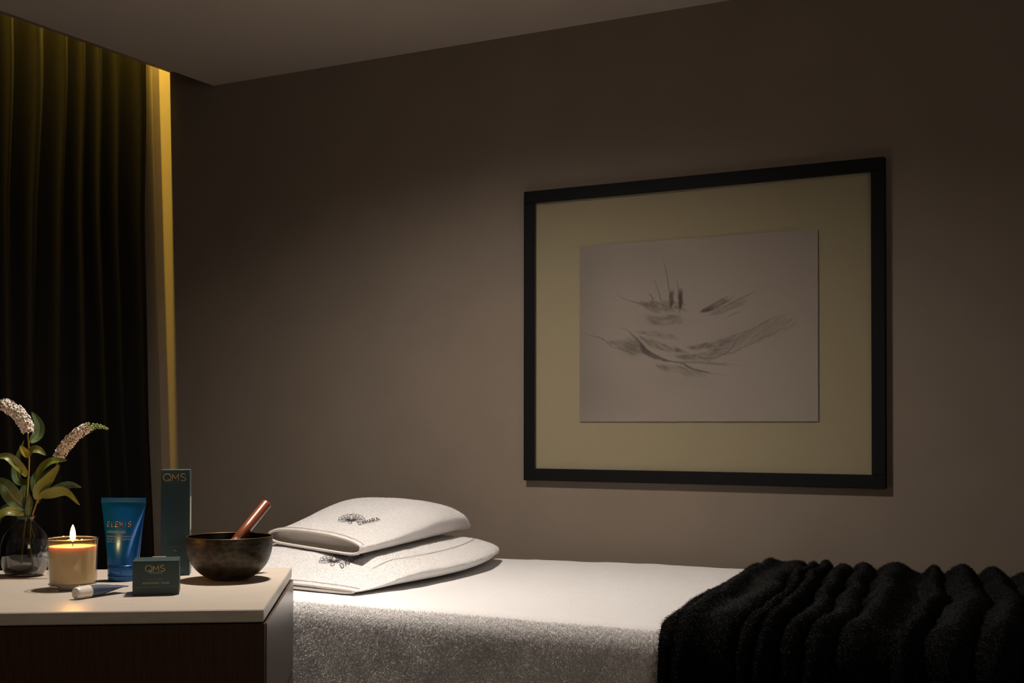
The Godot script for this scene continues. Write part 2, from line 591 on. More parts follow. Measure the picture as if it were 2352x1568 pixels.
	hatch.call(v.call([840, 1058, 960, 1052, 1080, 1056, 1200, 1066]), v.call([900, 1066, 1000, 1066, 1120, 1076, 1250, 1082]), 60, 0.30, 6, 0, 0.1)
	# the drawn lines
	draw.call(v.call([350, 785, 430, 805, 480, 845, 530, 890, 560, 935, 600, 965, 640, 990, 690, 1015, 740, 1040, 800, 1055, 880, 1070, 920, 1090, 980, 1120, 1060, 1140, 1150, 1155, 1300, 1176]), 4.5, 3.5, 0.80, 0, 6)
	draw.call(v.call([470, 845, 540, 905, 580, 950]), 9, 16, 0.62, 0, 5)
	draw.call(v.call([540, 925, 585, 970, 640, 1005, 700, 1030, 790, 1055]), 26, 9, 0.95, 0, 5)
	draw.call(v.call([550, 960, 610, 1005, 690, 1035, 790, 1054]), 18, 7, 0.9, 0, 4)
	draw.call(v.call([900, 1080, 950, 1108, 1030, 1130, 1110, 1146]), 14, 5, 0.6, 0, 4)
	draw.call(v.call([50, 815, 130, 850, 200, 865, 250, 890, 300, 930, 370, 955, 430, 975, 490, 993, 560, 985]), 2.4, 3.4, 0.62, 0, 9)
	draw.call(v.call([950, 1070, 1050, 1060, 1130, 1030, 1200, 1000, 1280, 985, 1350, 945, 1430, 910, 1500, 870, 1560, 850, 1620, 810, 1700, 790, 1880, 728]), 4, 2.2, 0.66, 0, 9)
	draw.call(v.call([880, 1012, 1000, 1000, 1100, 970, 1180, 925, 1240, 870, 1300, 845, 1380, 820, 1450, 790, 1510, 750, 1560, 725, 1650, 690, 1800, 665]), 3, 2.2, 0.55, 0, 9)
	draw.call(v.call([1120, 1035, 1200, 1000, 1260, 955, 1300, 890, 1350, 850, 1440, 795]), 3.4, 3, 0.6, 0, 7)
	draw.call(v.call([1240, 980, 1275, 930, 1295, 895]), 5, 3, 0.5, 0, 4)
	draw.call(v.call([1330, 925, 1350, 870, 1420, 835, 1500, 770]), 2.6, 2.2, 0.45, 0, 6)
	draw.call(v.call([1390, 890, 1450, 850, 1520, 800]), 2.4, 2, 0.36, 0, 6)
	draw.call(v.call([1190, 1060, 1280, 1080, 1440, 1090]), 4, 2, 0.30, 0, 3)
	# brushed marks above
	hatch.call(v.call([540, 600, 640, 590, 760, 590, 890, 580]), v.call([580, 620, 680, 655, 790, 660, 890, 640]), 150, 0.26, 10, 1, 0.6)
	hatch.call(v.call([850, 520, 858, 570, 862, 640]), v.call([876, 520, 874, 580, 870, 640]), 60, 0.26, 14, 1, 0.25)
	hatch.call(v.call([784, 530, 782, 580, 780, 630]), v.call([806, 540, 804, 590, 800, 630]), 45, 0.22, 13, 1, 0.25)
	hatch.call(v.call([1050, 650, 1110, 610, 1220, 550]), v.call([1080, 660, 1140, 640, 1240, 580]), 90, 0.22, 12, 1, 0.15)
	hatch.call(v.call([1120, 660, 1220, 610, 1330, 560]), v.call([1150, 690, 1250, 650, 1370, 600]), 70, 0.18, 9, 0.9, 0.1)
	hatch.call(v.call([620, 690, 740, 690, 870, 680]), v.call([640, 760, 760, 770, 880, 750]), 60, 0.09, 16, 0.6, 0.1)
	draw.call(v.call([722, 235, 750, 330, 768, 430, 785, 540, 792, 600]), 2.2, 9, 0.50, 0.6, 4)
	draw.call(v.call([655, 400, 690, 500, 715, 590]), 3, 10, 0.34, 0.8, 4)
	draw.call(v.call([838, 390, 848, 480, 855, 560]), 2.5, 9, 0.34, 0.8, 4)
	draw.call(v.call([610, 515, 645, 560, 640, 620]), 5, 12, 0.36, 0.9, 4)
	draw.call(v.call([350, 530, 430, 570, 520, 595, 620, 620]), 3, 9, 0.36, 0.6, 4)
	draw.call(v.call([1120, 675, 1220, 622, 1300, 580, 1380, 540, 1460, 500]), 8, 3, 0.40, 0.8, 5)
	draw.call(v.call([1140, 650, 1220, 590, 1290, 535]), 5, 3, 0.38, 0.8, 5)
	draw.call(v.call([1160, 690, 1260, 640, 1360, 590]), 9, 4, 0.30, 0.8, 5)
	draw.call(v.call([1235, 705, 1340, 660]), 7, 4, 0.26, 0.6, 4)
	var im := Image.create(w, h, false, Image.FORMAT_RGB8)
	var paper := Color(0.550, 0.502, 0.458)
	var dark := Color(0.15, 0.125, 0.105)
	var sepia := Color(0.22, 0.145, 0.110)
	for y in h:
		for x in w:
			var k := y * w + x
			var lx := x / 10
			var ly := y / 10
			var fx := x / 10.0 - lx
			var fy := y / 10.0 - ly
			var q := ly * (lw + 2) + lx
			var soft := lerpf(lerpf(tone[q], tone[q + 1], fx), lerpf(tone[q + lw + 2], tone[q + lw + 3], fx), fy)
			var a := clampf(ink[k] + soft * (1.0 + 0.5 * g.get_noise_2d(x * 0.8, y * 0.8)), 0, 0.9)
			var c := dark.lerp(sepia, clampf(red[k] * 2.0, 0, 1))
			var p := paper.lerp(c, a)
			var f := 1.0 + 0.05 * g.get_noise_2d(x * 1.1 + 900, y * 1.1)
			im.set_pixel(x, y, Color(p.r * f, p.g * f, p.b * f))
	return ImageTexture.create_from_image(im)

func make_picture() -> void:
	var s := -1.6862
	var y := 1.0427
	var w := 1.0307
	var h := 0.8409
	var d := 0.0195
	var r := 0.0345
	var o := thing("framed_picture", Vector3(s + w / 2, y, WALL_Z), 0, "large black framed drawing with wide olive mat on the wall", "picture")
	var hw := w / 2
	part("frame_rail", box(Vector3(-hw, 0, 0.0005), Vector3(hw, r, d), 0.0012), M.frame, o)
	part("frame_rail", box(Vector3(-hw, h - r, 0.0005), Vector3(hw, h, d), 0.0012), M.frame, o)
	part("frame_stile", box(Vector3(-hw, r, 0.0005), Vector3(-hw + r, h - r, d), 0.0012), M.frame, o)
	part("frame_stile", box(Vector3(hw - r, r, 0.0005), Vector3(hw, h - r, d), 0.0012), M.frame, o)
	part("mat_board", box(Vector3(-hw + r - 0.004, r - 0.004, 0.001), Vector3(hw - r + 0.004, h - r + 0.004, 0.005), 0.0005), M.mat_board, o)
	# floated sheet
	var px := -1.5109 - (s + w / 2)
	var py := 1.2134 - y
	var pw := 0.6826
	var ph := 0.4998
	var art := mat(Color(1, 1, 1), 0.9, 0, 0.2)
	art.albedo_texture = art_texture()
	bump(art, noise_tex(noise(77, 0.25), 256), 0.02)
	var st := tool()
	var Q := [Vector3(px, py, 0.0095), Vector3(px + pw, py, 0.0095), Vector3(px + pw, py + ph, 0.0095), Vector3(px, py + ph, 0.0095)]
	var U := [Vector2(0, 1), Vector2(1, 1), Vector2(1, 0), Vector2(0, 0)]
	for k in [0, 2, 1, 0, 3, 2]:
		st.set_normal(Vector3(0, 0, 1))
		st.set_uv(U[k])
		st.add_vertex(Q[k])
	var sheet := part("drawing", st.commit(), art, o)
	sheet.set_meta("label", "pale sheet with soft charcoal and sepia drawing")
	part("sheet_backing", box(Vector3(px, py, 0.0086), Vector3(px + pw, py + ph, 0.00945), 0.0002), M.lining, sheet)
	part("glass_pane", box(Vector3(-hw + r - 0.002, r - 0.002, 0.0145), Vector3(hw - r + 0.002, h - r + 0.002, 0.0165), 0.0002), M.glass, o)

# ---------------------------------------------------------------- bed

# the outline of the covered bed from the wall side over the top and down the front; v in metres
func bed_profile(v: float, grow: float) -> Array:
	var r := 0.045 + grow
	var zb := -3.155 - grow
	var zf := BED_Z + grow
	var yt := BED_Y + grow
	var q := PI / 2 * r
	var drop := 0.25
	if v < drop: return [Vector2(zb, yt - r - drop + v), Vector2(-1, 0)]
	v -= drop
	if v < q:
		var a := v / r
		return [Vector2(zb + r - r * cos(a), yt - r + r * sin(a)), Vector2(-cos(a), sin(a))]
	v -= q
	var flat := zf - zb - 2 * r
	if v < flat: return [Vector2(zb + r + v, yt), Vector2(0, 1)]
	v -= flat
	if v < q:
		var a := v / r
		return [Vector2(zf - r + r * sin(a), yt - r + r * cos(a)), Vector2(sin(a), cos(a))]
	v -= q
	return [Vector2(zf, yt - r - v), Vector2(1, 0)]

func make_bed() -> void:
	var o := thing("treatment_bed", Vector3(-0.9, 0, -2.66), 0, "long treatment bed standing against the picture wall, hidden under its white cover", "bed")
	part("base", box(Vector3(-1.25, 0.0, -0.40), Vector3(1.35, 0.12, 0.40), 0.01), M.leather, o)
	part("pedestal", box(Vector3(-0.9, 0.12, -0.28), Vector3(1.0, 0.6, 0.28), 0.01), M.leather, o)
	part("mattress", box(Vector3(-1.42, 0.62, -0.475), Vector3(1.5, 0.80, 0.475), 0.04), M.mattress, o)

	var c := thing("bed_cover", Vector3.ZERO, 0, "white terry cover spread over the bed, hanging down its front", "bed cover")
	var nu := 260
	var nv := 150
	var long := 0.25 + PI / 2 * 0.045 * 2 + (BED_Z + 3.155 - 0.09) + 0.52
	var n := noise(81, 1.0, FastNoiseLite.TYPE_SIMPLEX_SMOOTH, 3)
	var P := PackedVector3Array()
	for i in nu:
		var x := -2.335 + 2.86 * i / (nu - 1.0)
		for j in nv:
			var v := long * j / (nv - 1.0)
			var a := bed_profile(v, 0.0)
			var p: Vector2 = a[0]
			var m: Vector2 = a[1]
			var k := 0.0025 * n.get_noise_2d(x * 2.6, v * 2.2) + 0.0016 * n.get_noise_2d(x * 9.0, v * 5.0)
			if m.x > 0.7: k += 0.006 * n.get_noise_2d(x * 2.0, 7.0) * (BED_Y - p.y) / 0.3
			var lift := 0.013 * (x + 1.45) * smoothstep(-2.3, -3.1, p.x)
			P.append(Vector3(x, p.y + m.y * k + lift, p.x + m.x * k))
	part("cloth", grid(P, nu, nv), M.terry, c)
	# end of the cover at the bed's head
	var H := PackedVector3Array()
	for j in nv:
		H.append(P[j])
	for j in nv:
		H.append(Vector3(-2.33, 0.45, lerpf(-3.15, BED_Z, j / (nv - 1.0))))
	part("cloth_end", grid(H, 2, nv), M.terry, c)
	var inside := func(p: Vector3, n_: Vector3) -> bool:
		return p.x < -0.72 and p.y > 0.60 and p.x > -1.95 and p.z > -2.3 and n_.y < 0.8
	pile(c, "terry_pile", P, nu, nv, false, 600000.0, 0.0036, 0.00048, blade(1.2, 0.6), M.loop, Vector3(0.15, -0.1, 0.0), 0.8, false, inside)

func make_throw() -> void:
	var o := thing("fur_throw", Vector3.ZERO, 0, "black ruched fur throw folded over the foot end of the bed", "throw")
	var nu := 520
	var nv := 200
	var g := 0.008
	var long := 0.25 + PI / 2 * (0.045 + g) * 2 + (BED_Z + g + 3.155 + g - 2 * (0.045 + g)) + 0.5
	var n := noise(91, 1.0, FastNoiseLite.TYPE_SIMPLEX_SMOOTH, 2)
	var P := PackedVector3Array()
	for i in nu:
		var u := 1.34 * i / (nu - 1.0)
		for j in nv:
			var v := long * j / (nv - 1.0)
			var a := bed_profile(v, g)
			var p: Vector2 = a[0]
			var m: Vector2 = a[1]
			# the left edge runs a little aslant over the top
			var along := clampf((p.x + 3.155) / 1.0, 0, 1)
			var x0 := lerpf(-0.975, -0.845, along) + 0.008 * n.get_noise_2d(v * 4.0, 3.0)
			var bend := u + 0.035 * n.get_noise_2d(u * 1.2, v * 1.1) + 0.012 * n.get_noise_2d(u * 4.0, v * 2.5 + 9.0)
			var rows := bend / 0.060 + 1.05 * n.get_noise_2d(bend * 5.0, 40.0)
			var s := absf(sin(PI * rows))
			var ridge := pow(s, 1.05)
			var high := 0.025 + 0.017 * n.get_noise_2d(floorf(rows) * 3.7, v * 1.3)
			var k := ridge * high * smoothstep(0.0, 0.05, u) + 0.006 * smoothstep(0.0, 0.02, u)
			if m.x > 0.5: k += 0.012 * n.get_noise_2d(u * 3.0, 70.0) * clampf((BED_Y - p.y) / 0.25, 0, 1)
			P.append(Vector3(x0 + u + 0.004 * n.get_noise_2d(v * 12.0, u * 9.0), p.y + m.y * k, p.x + m.x * k))
	part("backing", grid(P, nu, nv), M.fur_base, o)
	var seen := func(p: Vector3, _n: Vector3) -> bool: return p.y > 0.56 and p.x < -0.03 and p.z > -3.2
	pile(o, "fur", P, nu, nv, false, 230000.0, 0.0056, 0.0009, blade(1.1, 0.4), M.fur, Vector3(0.1, -0.5, 0.25), 0.24, false, seen)

# ---------------------------------------------------------------- towels

class Towel:
	var fl: Vector2
	var fr: Vector2
	var bl: Vector2
	var br: Vector2
	var bulge := 0.0
	var n := 3.0
	var m := 0.6
	var base: Callable
	var thick: Callable
	func foot(a: float, b: float) -> Vector2:
		return fl.lerp(fr, a).lerp(bl.lerp(br, a), b) + Vector2(bulge * 4.0 * b * (1.0 - b) * a, 0)
	func shape(a: float, p: float, q: float) -> float:
		return pow(maxf(0.0, 1.0 - pow(absf(2.0 * a - 1.0), p)), q)
	func upper(a: float, b: float, inset := 0.0) -> Vector3:
		var f := foot(a, b)
		var t: float = thick.call(a, b)
		var e := 0.5 * t
		return Vector3(f.x, base.call(a, b) + e + (t - e - inset) * shape(a, n, m), f.y)
	func lower(a: float, b: float, inset := 0.0) -> Vector3:
		var f := foot(a, b)
		var t: float = thick.call(a, b)
		var e := 0.5 * t
		return Vector3(f.x, base.call(a, b) + inset + (e - inset) * (1.0 - shape(a, 9.0, 0.5)), f.y)

func make_towel(called: String, label: String, t: Towel, mark: Array) -> void:
	var o := thing(called, Vector3.ZERO, 0, label, "towel", "folded towels at the head of the bed")
	var n := noise(101 + int(t.fr.y * 100), 1.0, FastNoiseLite.TYPE_SIMPLEX_SMOOTH, 3)
	var nu := 90
	var nv := 120
	var ring := func(b: float, inset: float) -> PackedVector3Array:
		var R := PackedVector3Array()
		for j in nv:
			var th := TAU * j / nv
			var c := 0.5 - 0.5 * cos(th)
			var k := inset * 1.4 / (t.fr - t.fl).length()
			var a := lerpf(k, 1.0 - k, c)
			var p: Vector3 = t.upper(a, b, inset) if th <= PI else t.lower(a, b, inset)
			if inset == 0.0:
				p.y += 0.002 * n.get_noise_2d(p.x * 7.0, p.z * 7.0) * (1.0 if th < PI else 0.2)
			R.append(p)
		return R
	var P := PackedVector3Array()
	for i in nu:
		var b := i / (nu - 1.0)
		b = 1.0 - pow(1.0 - b, 1.25)
		P.append_array(ring.call(b, 0.0))
	# draw the far end together
	var mid := Vector3.ZERO
	for j in nv: mid += P[(nu - 1) * nv + j] / nv
	for k in [0.75, 0.4, 0.02]:
		for j in nv: P.append(mid.lerp(P[(nu - 1) * nv + j], k) + Vector3(0, 0, -0.010 * sqrt(1.0 - k)))
	part("terry", grid(P, nu + 3, nv, true, true), M.terry, o)
	# inside of the fold
	var I := PackedVector3Array()
	var ni := 16
	for i in ni: I.append_array(ring.call(0.035 * i / (ni - 1.0), 0.0055))
	var m2 := Vector3.ZERO
	for j in nv: m2 += I[(ni - 1) * nv + j] / nv
	for k in [0.6, 0.02]:
		for j in nv: I.append(m2.lerp(I[(ni - 1) * nv + j], k))
	part("lining", grid(I, ni + 2, nv, true, false), M.lining, o)
	# rolled hem round the mouth
	var A: PackedVector3Array = ring.call(0.0, 0.0)
	var B: PackedVector3Array = ring.call(0.0, 0.0055)
	var path := []
	for j in nv + 2: path.append((A[j % nv] + B[j % nv]) * 0.5)
	part("hem", tube(path, [0.0036], 10, false), M.lining, o)
	# stitched line a finger's width behind the hem, and the crease along the right side
	for b in [0.022]:
		var s := []
		for j in range(4, nv / 2 - 3): s.append(t.upper(0.5 - 0.5 * cos(TAU * j / nv), b) + Vector3(0, 0.0022, 0))
		part("stitching", tube(s, [0.0012], 5, false), M.thread_light, o)
	if mark.size() > 6:
		var seam := []
		for k in 40: seam.append(t.upper(0.87, lerpf(0.16, 0.93, k / 39.0)) + Vector3(0, 0.0018, 0))
		part("stitching", tube(seam, [0.0009], 5, false), M.thread_light, o)
		var q := t.upper(0.93, 1.0)
		part("fabric_tag", box(q + Vector3(-0.010, -0.016, -0.030), q + Vector3(0.012, -0.002, -0.008), 0.001), M.lining, o)
	pile(o, "terry_pile", P, nu, nv, true, 260000.0, 0.0019, 0.0006, blade(0.9, 0.7), M.loop, Vector3.ZERO, 0.9, false, func(_p: Vector3, n_: Vector3) -> bool: return n_.y > -0.25)
	# embroidery: a fan of petals and a word, lying on the upper side
	var sf := func(q: Vector2) -> Vector3:
		var ab: Vector2 = mark[0] + mark[1] * q.x + mark[2] * q.y
		return t.upper(ab.x, ab.y) + Vector3(0, 0.0030, 0)
	var L := []
	var outline := []
	for i in 41:
		var a := PI * i / 40.0
		outline.append(Vector2(cos(a) * (1.0 + 0.05 * sin(a * 12)), 0.12 + sin(a) * (0.82 + 0.06 * sin(a * 14))))
	L.append(outline)
	L.append([Vector2(-1, 0.12), Vector2(-0.92, -0.06), Vector2(-0.6, -0.16), Vector2(-0.3, -0.1), Vector2(0, 0)])
	L.append([Vector2(1, 0.12), Vector2(0.92, -0.06), Vector2(0.6, -0.16), Vector2(0.3, -0.1), Vector2(0, 0)])
	for s in [-1, 1]:
		for e in [[0.9, 0.16], [0.82, 0.40], [0.62, 0.62], [0.36, 0.78]]:
			var tip := Vector2(s * e[0], e[1])
			var side: Vector2 = Vector2(-tip.y, tip.x) * 0.10
			L.append(smooth([Vector2.ZERO, tip * 0.5 + side, tip], 6))
			L.append(smooth([Vector2.ZERO, tip * 0.5 - side, tip], 6))
	var petal := []
	for i in 25:
		var a := TAU * i / 24.0
		petal.append(Vector2(0.15 * sin(a), 0.45 - 0.43 * cos(a)))
	L.append(petal)
	var low := []
	for i in 21:
		var a := TAU * i / 20.0
		low.append(Vector2(-0.05 + 0.12 * sin(a), -0.24 + 0.22 * cos(a)))
	L.append(low)
	part("emblem", strokes(L, sf, 0.0006, 0.05), M.thread, o)
	var wf := func(q: Vector2) -> Vector3:
		var ab: Vector2 = mark[3] + mark[4] * q.x + mark[5] * q.y
		return t.upper(ab.x, ab.y) + Vector3(0, 0.0030, 0)
	part("lettering", strokes(word("DAMARA", 1.0, 0.95, 0.25, Vector2.ZERO), wf, 0.00075, 0.12), M.thread, o)

func make_towels() -> void:
	M.thread_light = mat(Color(0.78, 0.75, 0.72), 0.9)
	var lo := Towel.new()
	lo.fr = Vector2(-1.582, -2.240)
	lo.fl = Vector2(-2.16, -2.31)
	lo.br = Vector2(-1.680, -3.07)
	lo.bl = Vector2(-2.26, -3.10)
	lo.bulge = 0.088
	lo.n = 3.2
	lo.m = 0.55
	lo.base = func(_a: float, _b: float) -> float: return BED_Y + 0.0035
	lo.thick = func(_a: float, b: float) -> float:
		return (0.014 + 0.046 * smoothstep(0.0, 0.26, b)) * sqrt(maxf(0.25, 1.0 - pow(maxf(0.0, (b - 0.93) / 0.07), 2.0)))
	make_towel("folded_towel", "lower of two folded white towels, lying flat on the bed cover", lo,
		[Vector2(0.676, 0.164), Vector2(0.062, 0.010), Vector2(-0.054, 0.055), Vector2(0.757, 0.178), Vector2(0.0, 0.0142), Vector2(-0.036, 0.021), 1])
	var up := Towel.new()
	up.fr = Vector2(-1.665, -2.385)
	up.fl = Vector2(-2.07, -2.55)
	up.br = Vector2(-1.785, -3.095)
	up.bl = Vector2(-2.22, -3.11)
	up.bulge = 0.005
	up.n = 2.9
	up.m = 0.65
	up.base = func(a: float, _b: float) -> float: return 0.8965 + 0.004 * (1.0 - a)
	up.thick = func(_a: float, b: float) -> float:
		return (0.045 + 0.056 * smoothstep(0.0, 0.85, b)) * (1.0 - 0.16 * smoothstep(0.7, 1.0, b)) * sqrt(maxf(0.25, 1.0 - pow(maxf(0.0, (b - 0.93) / 0.07), 2.0)))
	make_towel("folded_towel", "upper of two folded white towels, its open fold facing the bowl", up,
		[Vector2(0.585, 0.265), Vector2(0.100, 0.024), Vector2(-0.100, 0.108), Vector2(0.745, 0.280), Vector2(0.010, 0.0173), Vector2(-0.055, 0.030)])

# ---------------------------------------------------------------- cabinet

func make_cabinet() -> void:
	var o := thing("cabinet", Vector3(-1.3047, 0, -1.5947), CAB_TURN, "dark wood cabinet with pale worktop and drawers facing the bed", "cabinet")
	var w := 0.82
	var d := 0.597
	var t := 0.021
	part("worktop", box(Vector3(-w, TOP_Y - t, -d), Vector3(0, TOP_Y, 0), 0.0018), M.top, o)
	part("body", box(Vector3(-w + 0.004, 0.08, -d + 0.004), Vector3(-0.018, TOP_Y - t - 0.0005, -0.019), 0.001), M.wood_dark, o)
	part("back_panel", box(Vector3(-w + 0.002, 0.08, -0.019), Vector3(0.0015, TOP_Y - t - 0.0025, -0.001), 0.001), M.wood_dark, o)
	part("plinth", box(Vector3(-w + 0.04, 0.0, -d + 0.04), Vector3(-0.05, 0.08, -0.05), 0.001), M.leather, o)
	var y := TOP_Y - t - 0.004
	for k in 3:
		var h: float = [0.186, 0.26, 0.342][k]
		var front := part("drawer", box(Vector3(-0.018, y - h, -d + 0.001), Vector3(0.0035, y, -0.0195), 0.0012), M.wood_drawer, o)
		y -= h + 0.0045

# ---------------------------------------------------------------- things on the worktop

func make_vase_and_flowers() -> void:
	var at := Vector3(-2.006, TOP_Y, -1.724)
	var o := thing("glass_vase", at, CAM_TURN, "round smoked glass bud vase half filled with water beside the candle", "vase")
	var glass := mat(Color(0.050, 0.052, 0.068, 0.55), 0.0)
	glass.transparency = BaseMaterial3D.TRANSPARENCY_ALPHA
	var prof := smooth([Vector2(0.0005, 0.0030), Vector2(0.020, 0.0022), Vector2(0.029, 0.0004), Vector2(0.034, 0.0030), Vector2(0.0405, 0.0140), Vector2(0.0452, 0.030), Vector2(0.0466, 0.049), Vector2(0.0440, 0.069), Vector2(0.0370, 0.085), Vector2(0.0265, 0.0965), Vector2(0.0185, 0.1045), Vector2(0.0160, 0.1110), Vector2(0.0175, 0.1160), Vector2(0.0186, 0.1178)], 5)
	part("glass_body", lathe(prof, 64), glass, o)
	part("rim", tube(ring_path(0.0180, 0.1176, 40), [0.0012], 8, false), glass, o)
	var water := mat(Color(0.80, 0.82, 0.84, 0.0), 0.0)
	water.refraction_enabled = true
	water.refraction_scale = 0.033
	water.transparency = BaseMaterial3D.TRANSPARENCY_ALPHA
	var wp := [Vector2(0.0003, 0.0085)]
	for p in prof:
		if p.y > 0.004 and p.x > 0.03 and p.y < 0.074: wp.append(Vector2(p.x - 0.0022, maxf(p.y, 0.0085)))
	wp.append(Vector2(0.0395, 0.0752))
	wp.append(Vector2(0.0385, 0.0756))
	wp.append(Vector2(0.0003, 0.0756))
	part("water", lathe(wp, 64), water, o)

	M.stem = mat(Color(0.55, 0.47, 0.16), 0.5)
	M.leaf_a = leaf_mat(Color(0.43, 0.47, 0.16))
	M.leaf_b = leaf_mat(Color(0.24, 0.33, 0.16))
	M.leaf_c = leaf_mat(Color(0.56, 0.53, 0.14))
	M.petal = mat(Color(1, 1, 1), 0.7)
	M.petal.vertex_color_use_as_albedo = true
	M.petal.backlight = Color(0.3, 0.29, 0.27)
	M.bud = mat(Color(0.55, 0.62, 0.35), 0.6)
	# measurements read off in units of 1/5239 m from the middle of the vase's foot
	var U := func(x: float, y: float, z := 0.0) -> Vector3: return Vector3((x - 255.4) / 5239.0, (1935.4 - y) / 5239.0, z)
	var a := thing("flower_sprig", at, CAM_TURN, "upright leafy sprig in the vase whose white flower spike nods left", "flower", "flowers in the vase")
	part("stem", tube(smooth([U.call(170, 1845, -0.012), U.call(235, 1500, -0.003), U.call(262, 1315, 0.0), U.call(285, 1050, 0.004), U.call(298, 850, 0.004), U.call(300, 700, 0.004), U.call(292, 570, 0.004), U.call(282, 440, 0.004)], 5), [0.0024, 0.0024, 0.0024, 0.0022, 0.0022, 0.0021, 0.0021, 0.0020, 0.0016], 10), M.stem, a)
	spike(a, smooth([U.call(284, 450, 0.004), U.call(262, 360, 0.006), U.call(205, 270, 0.010), U.call(125, 205, 0.014), U.call(40, 165, 0.016), U.call(-60, 170, 0.014)], 6), 0.0165, 0.0110, 110, 0.80)
	leaf(a, M.leaf_c, [U.call(303, 705, 0.004), U.call(275, 660, 0.014), U.call(240, 590, 0.020)], 0.0075, 0.6)
	leaf(a, M.leaf_a, [U.call(306, 700, 0.004), U.call(350, 640, 0.012), U.call(420, 640, 0.014), U.call(484, 692, 0.010)], 0.0085, -0.5)
	leaf(a, M.leaf_a, [U.call(282, 910, 0.004), U.call(215, 800, 0.018), U.call(110, 705, 0.028), U.call(-60, 735, 0.034)], 0.0100, 0.7)
	leaf(a, M.leaf_b, [U.call(295, 980, -0.004), U.call(140, 960, -0.020), U.call(95, 800, -0.030), U.call(163, 545, -0.036)], 0.0085, 0.3)
	leaf(a, M.leaf_b, [U.call(270, 1240, 0.0), U.call(170, 1150, 0.010), U.call(70, 1000, 0.020), U.call(-80, 930, 0.022)], 0.0170, 0.5)
	leaf(a, M.leaf_b, [U.call(262, 1290, -0.004), U.call(215, 1180, -0.014), U.call(215, 1040, -0.020), U.call(255, 920, -0.024)], 0.0100, 0.2)
	leaf(a, M.leaf_a, [U.call(250, 1305, 0.004), U.call(150, 1265, 0.022), U.call(80, 1300, 0.034), U.call(38, 1412, 0.038)], 0.0095, 0.4)
	leaf(a, M.leaf_b, [U.call(245, 1300, -0.004), U.call(110, 1250, 0.004), U.call(20, 1320, 0.008), U.call(-20, 1480, 0.006)], 0.0125, 0.5)
	leaf(a, M.leaf_b, [U.call(300, 560, 0.0), U.call(350, 480, -0.014), U.call(355, 370, -0.018), U.call(275, 245, -0.020)], 0.0110, 0.3)
	var b := thing("flower_sprig", at, CAM_TURN, "arching leafy sprig in the vase whose flower spike points right with a green tip", "flower", "flowers in the vase")
	part("stem", tube(smooth([U.call(385, 1900, 0.010), U.call(330, 1600, 0.006), U.call(318, 1480, 0.005), U.call(340, 1310, 0.005), U.call(400, 1130, 0.003), U.call(470, 1010, 0.0), U.call(545, 880, -0.002), U.call(595, 700, -0.002)], 5), [0.0024, 0.0024, 0.0024, 0.0024, 0.0022, 0.0020, 0.0018, 0.0016], 10), M.stem, b)
	spike(b, smooth([U.call(588, 720, -0.002), U.call(640, 640, 0.0), U.call(720, 540, 0.003), U.call(820, 455, 0.006), U.call(930, 402, 0.006), U.call(1030, 396, 0.005), U.call(1112, 425, 0.004)], 6), 0.0138, 0.0060, 105, 0.66)
	leaf(b, M.leaf_a, [U.call(383, 955, 0.004), U.call(440, 850, 0.014), U.call(560, 755, 0.020), U.call(718, 742, 0.018)], 0.0105, -0.6)
	leaf(b, M.leaf_b, [U.call(345, 1080, 0.0), U.call(340, 960, -0.006), U.call(370, 880, -0.010), U.call(445, 810, -0.012)], 0.0080, 0.2)
	leaf(b, M.leaf_a, [U.call(385, 1150, 0.004), U.call(430, 1040, 0.012), U.call(520, 930, 0.014), U.call(625, 788, 0.010)], 0.0130, 0.5)
	leaf(b, M.leaf_b, [U.call(380, 1190, -0.002), U.call(400, 1040, -0.008), U.call(430, 930, -0.010), U.call(520, 830, -0.012)], 0.0110, -0.2)
	leaf(b, M.leaf_a, [U.call(420, 1120, 0.004), U.call(540, 1075, 0.016), U.call(720, 1055, 0.022), U.call(860, 1202, 0.022)], 0.0120, 0.55)
	leaf(b, M.leaf_b, [U.call(430, 1110, -0.004), U.call(560, 1040, -0.014), U.call(680, 1000, -0.020), U.call(790, 1030, -0.024)], 0.0090, 0.3)
	leaf(b, M.leaf_b, [U.call(312, 1320, 0.012), U.call(330, 1230, 0.018), U.call(345, 1160, 0.020), U.call(330, 1080, 0.020)], 0.0068, 0.1)
	var stem_c := thing("flower_sprig", at, CAM_TURN, "bare thin stem leaning right inside the vase water", "flower", "flowers in the vase")
	part("stem", tube([U.call(430, 1870, -0.016), U.call(340, 1560, -0.010), U.call(305, 1420, -0.004), U.call(300, 1320, -0.004)], [0.0011], 8), M.stem, stem_c)

func ring_path(r: float, y: float, n: int) -> Array:
	var o := []
	for i in n + 2: o.append(Vector3(r * cos(TAU * i / n), y, r * sin(TAU * i / n)))
	return o

func leaf_mat(c: Color) -> StandardMaterial3D:
	var t := noise_tex(noise(int(c.r * 1000), 0.03), 128, [c.darkened(0.12), c.lightened(0.06)])
	var m := tri_tex(mat(Color(1, 1, 1), 0.42, 0, 0.5), t, Vector3(20, 20, 20))
	m.backlight = Color(0.45, 0.5, 0.2)
	return m

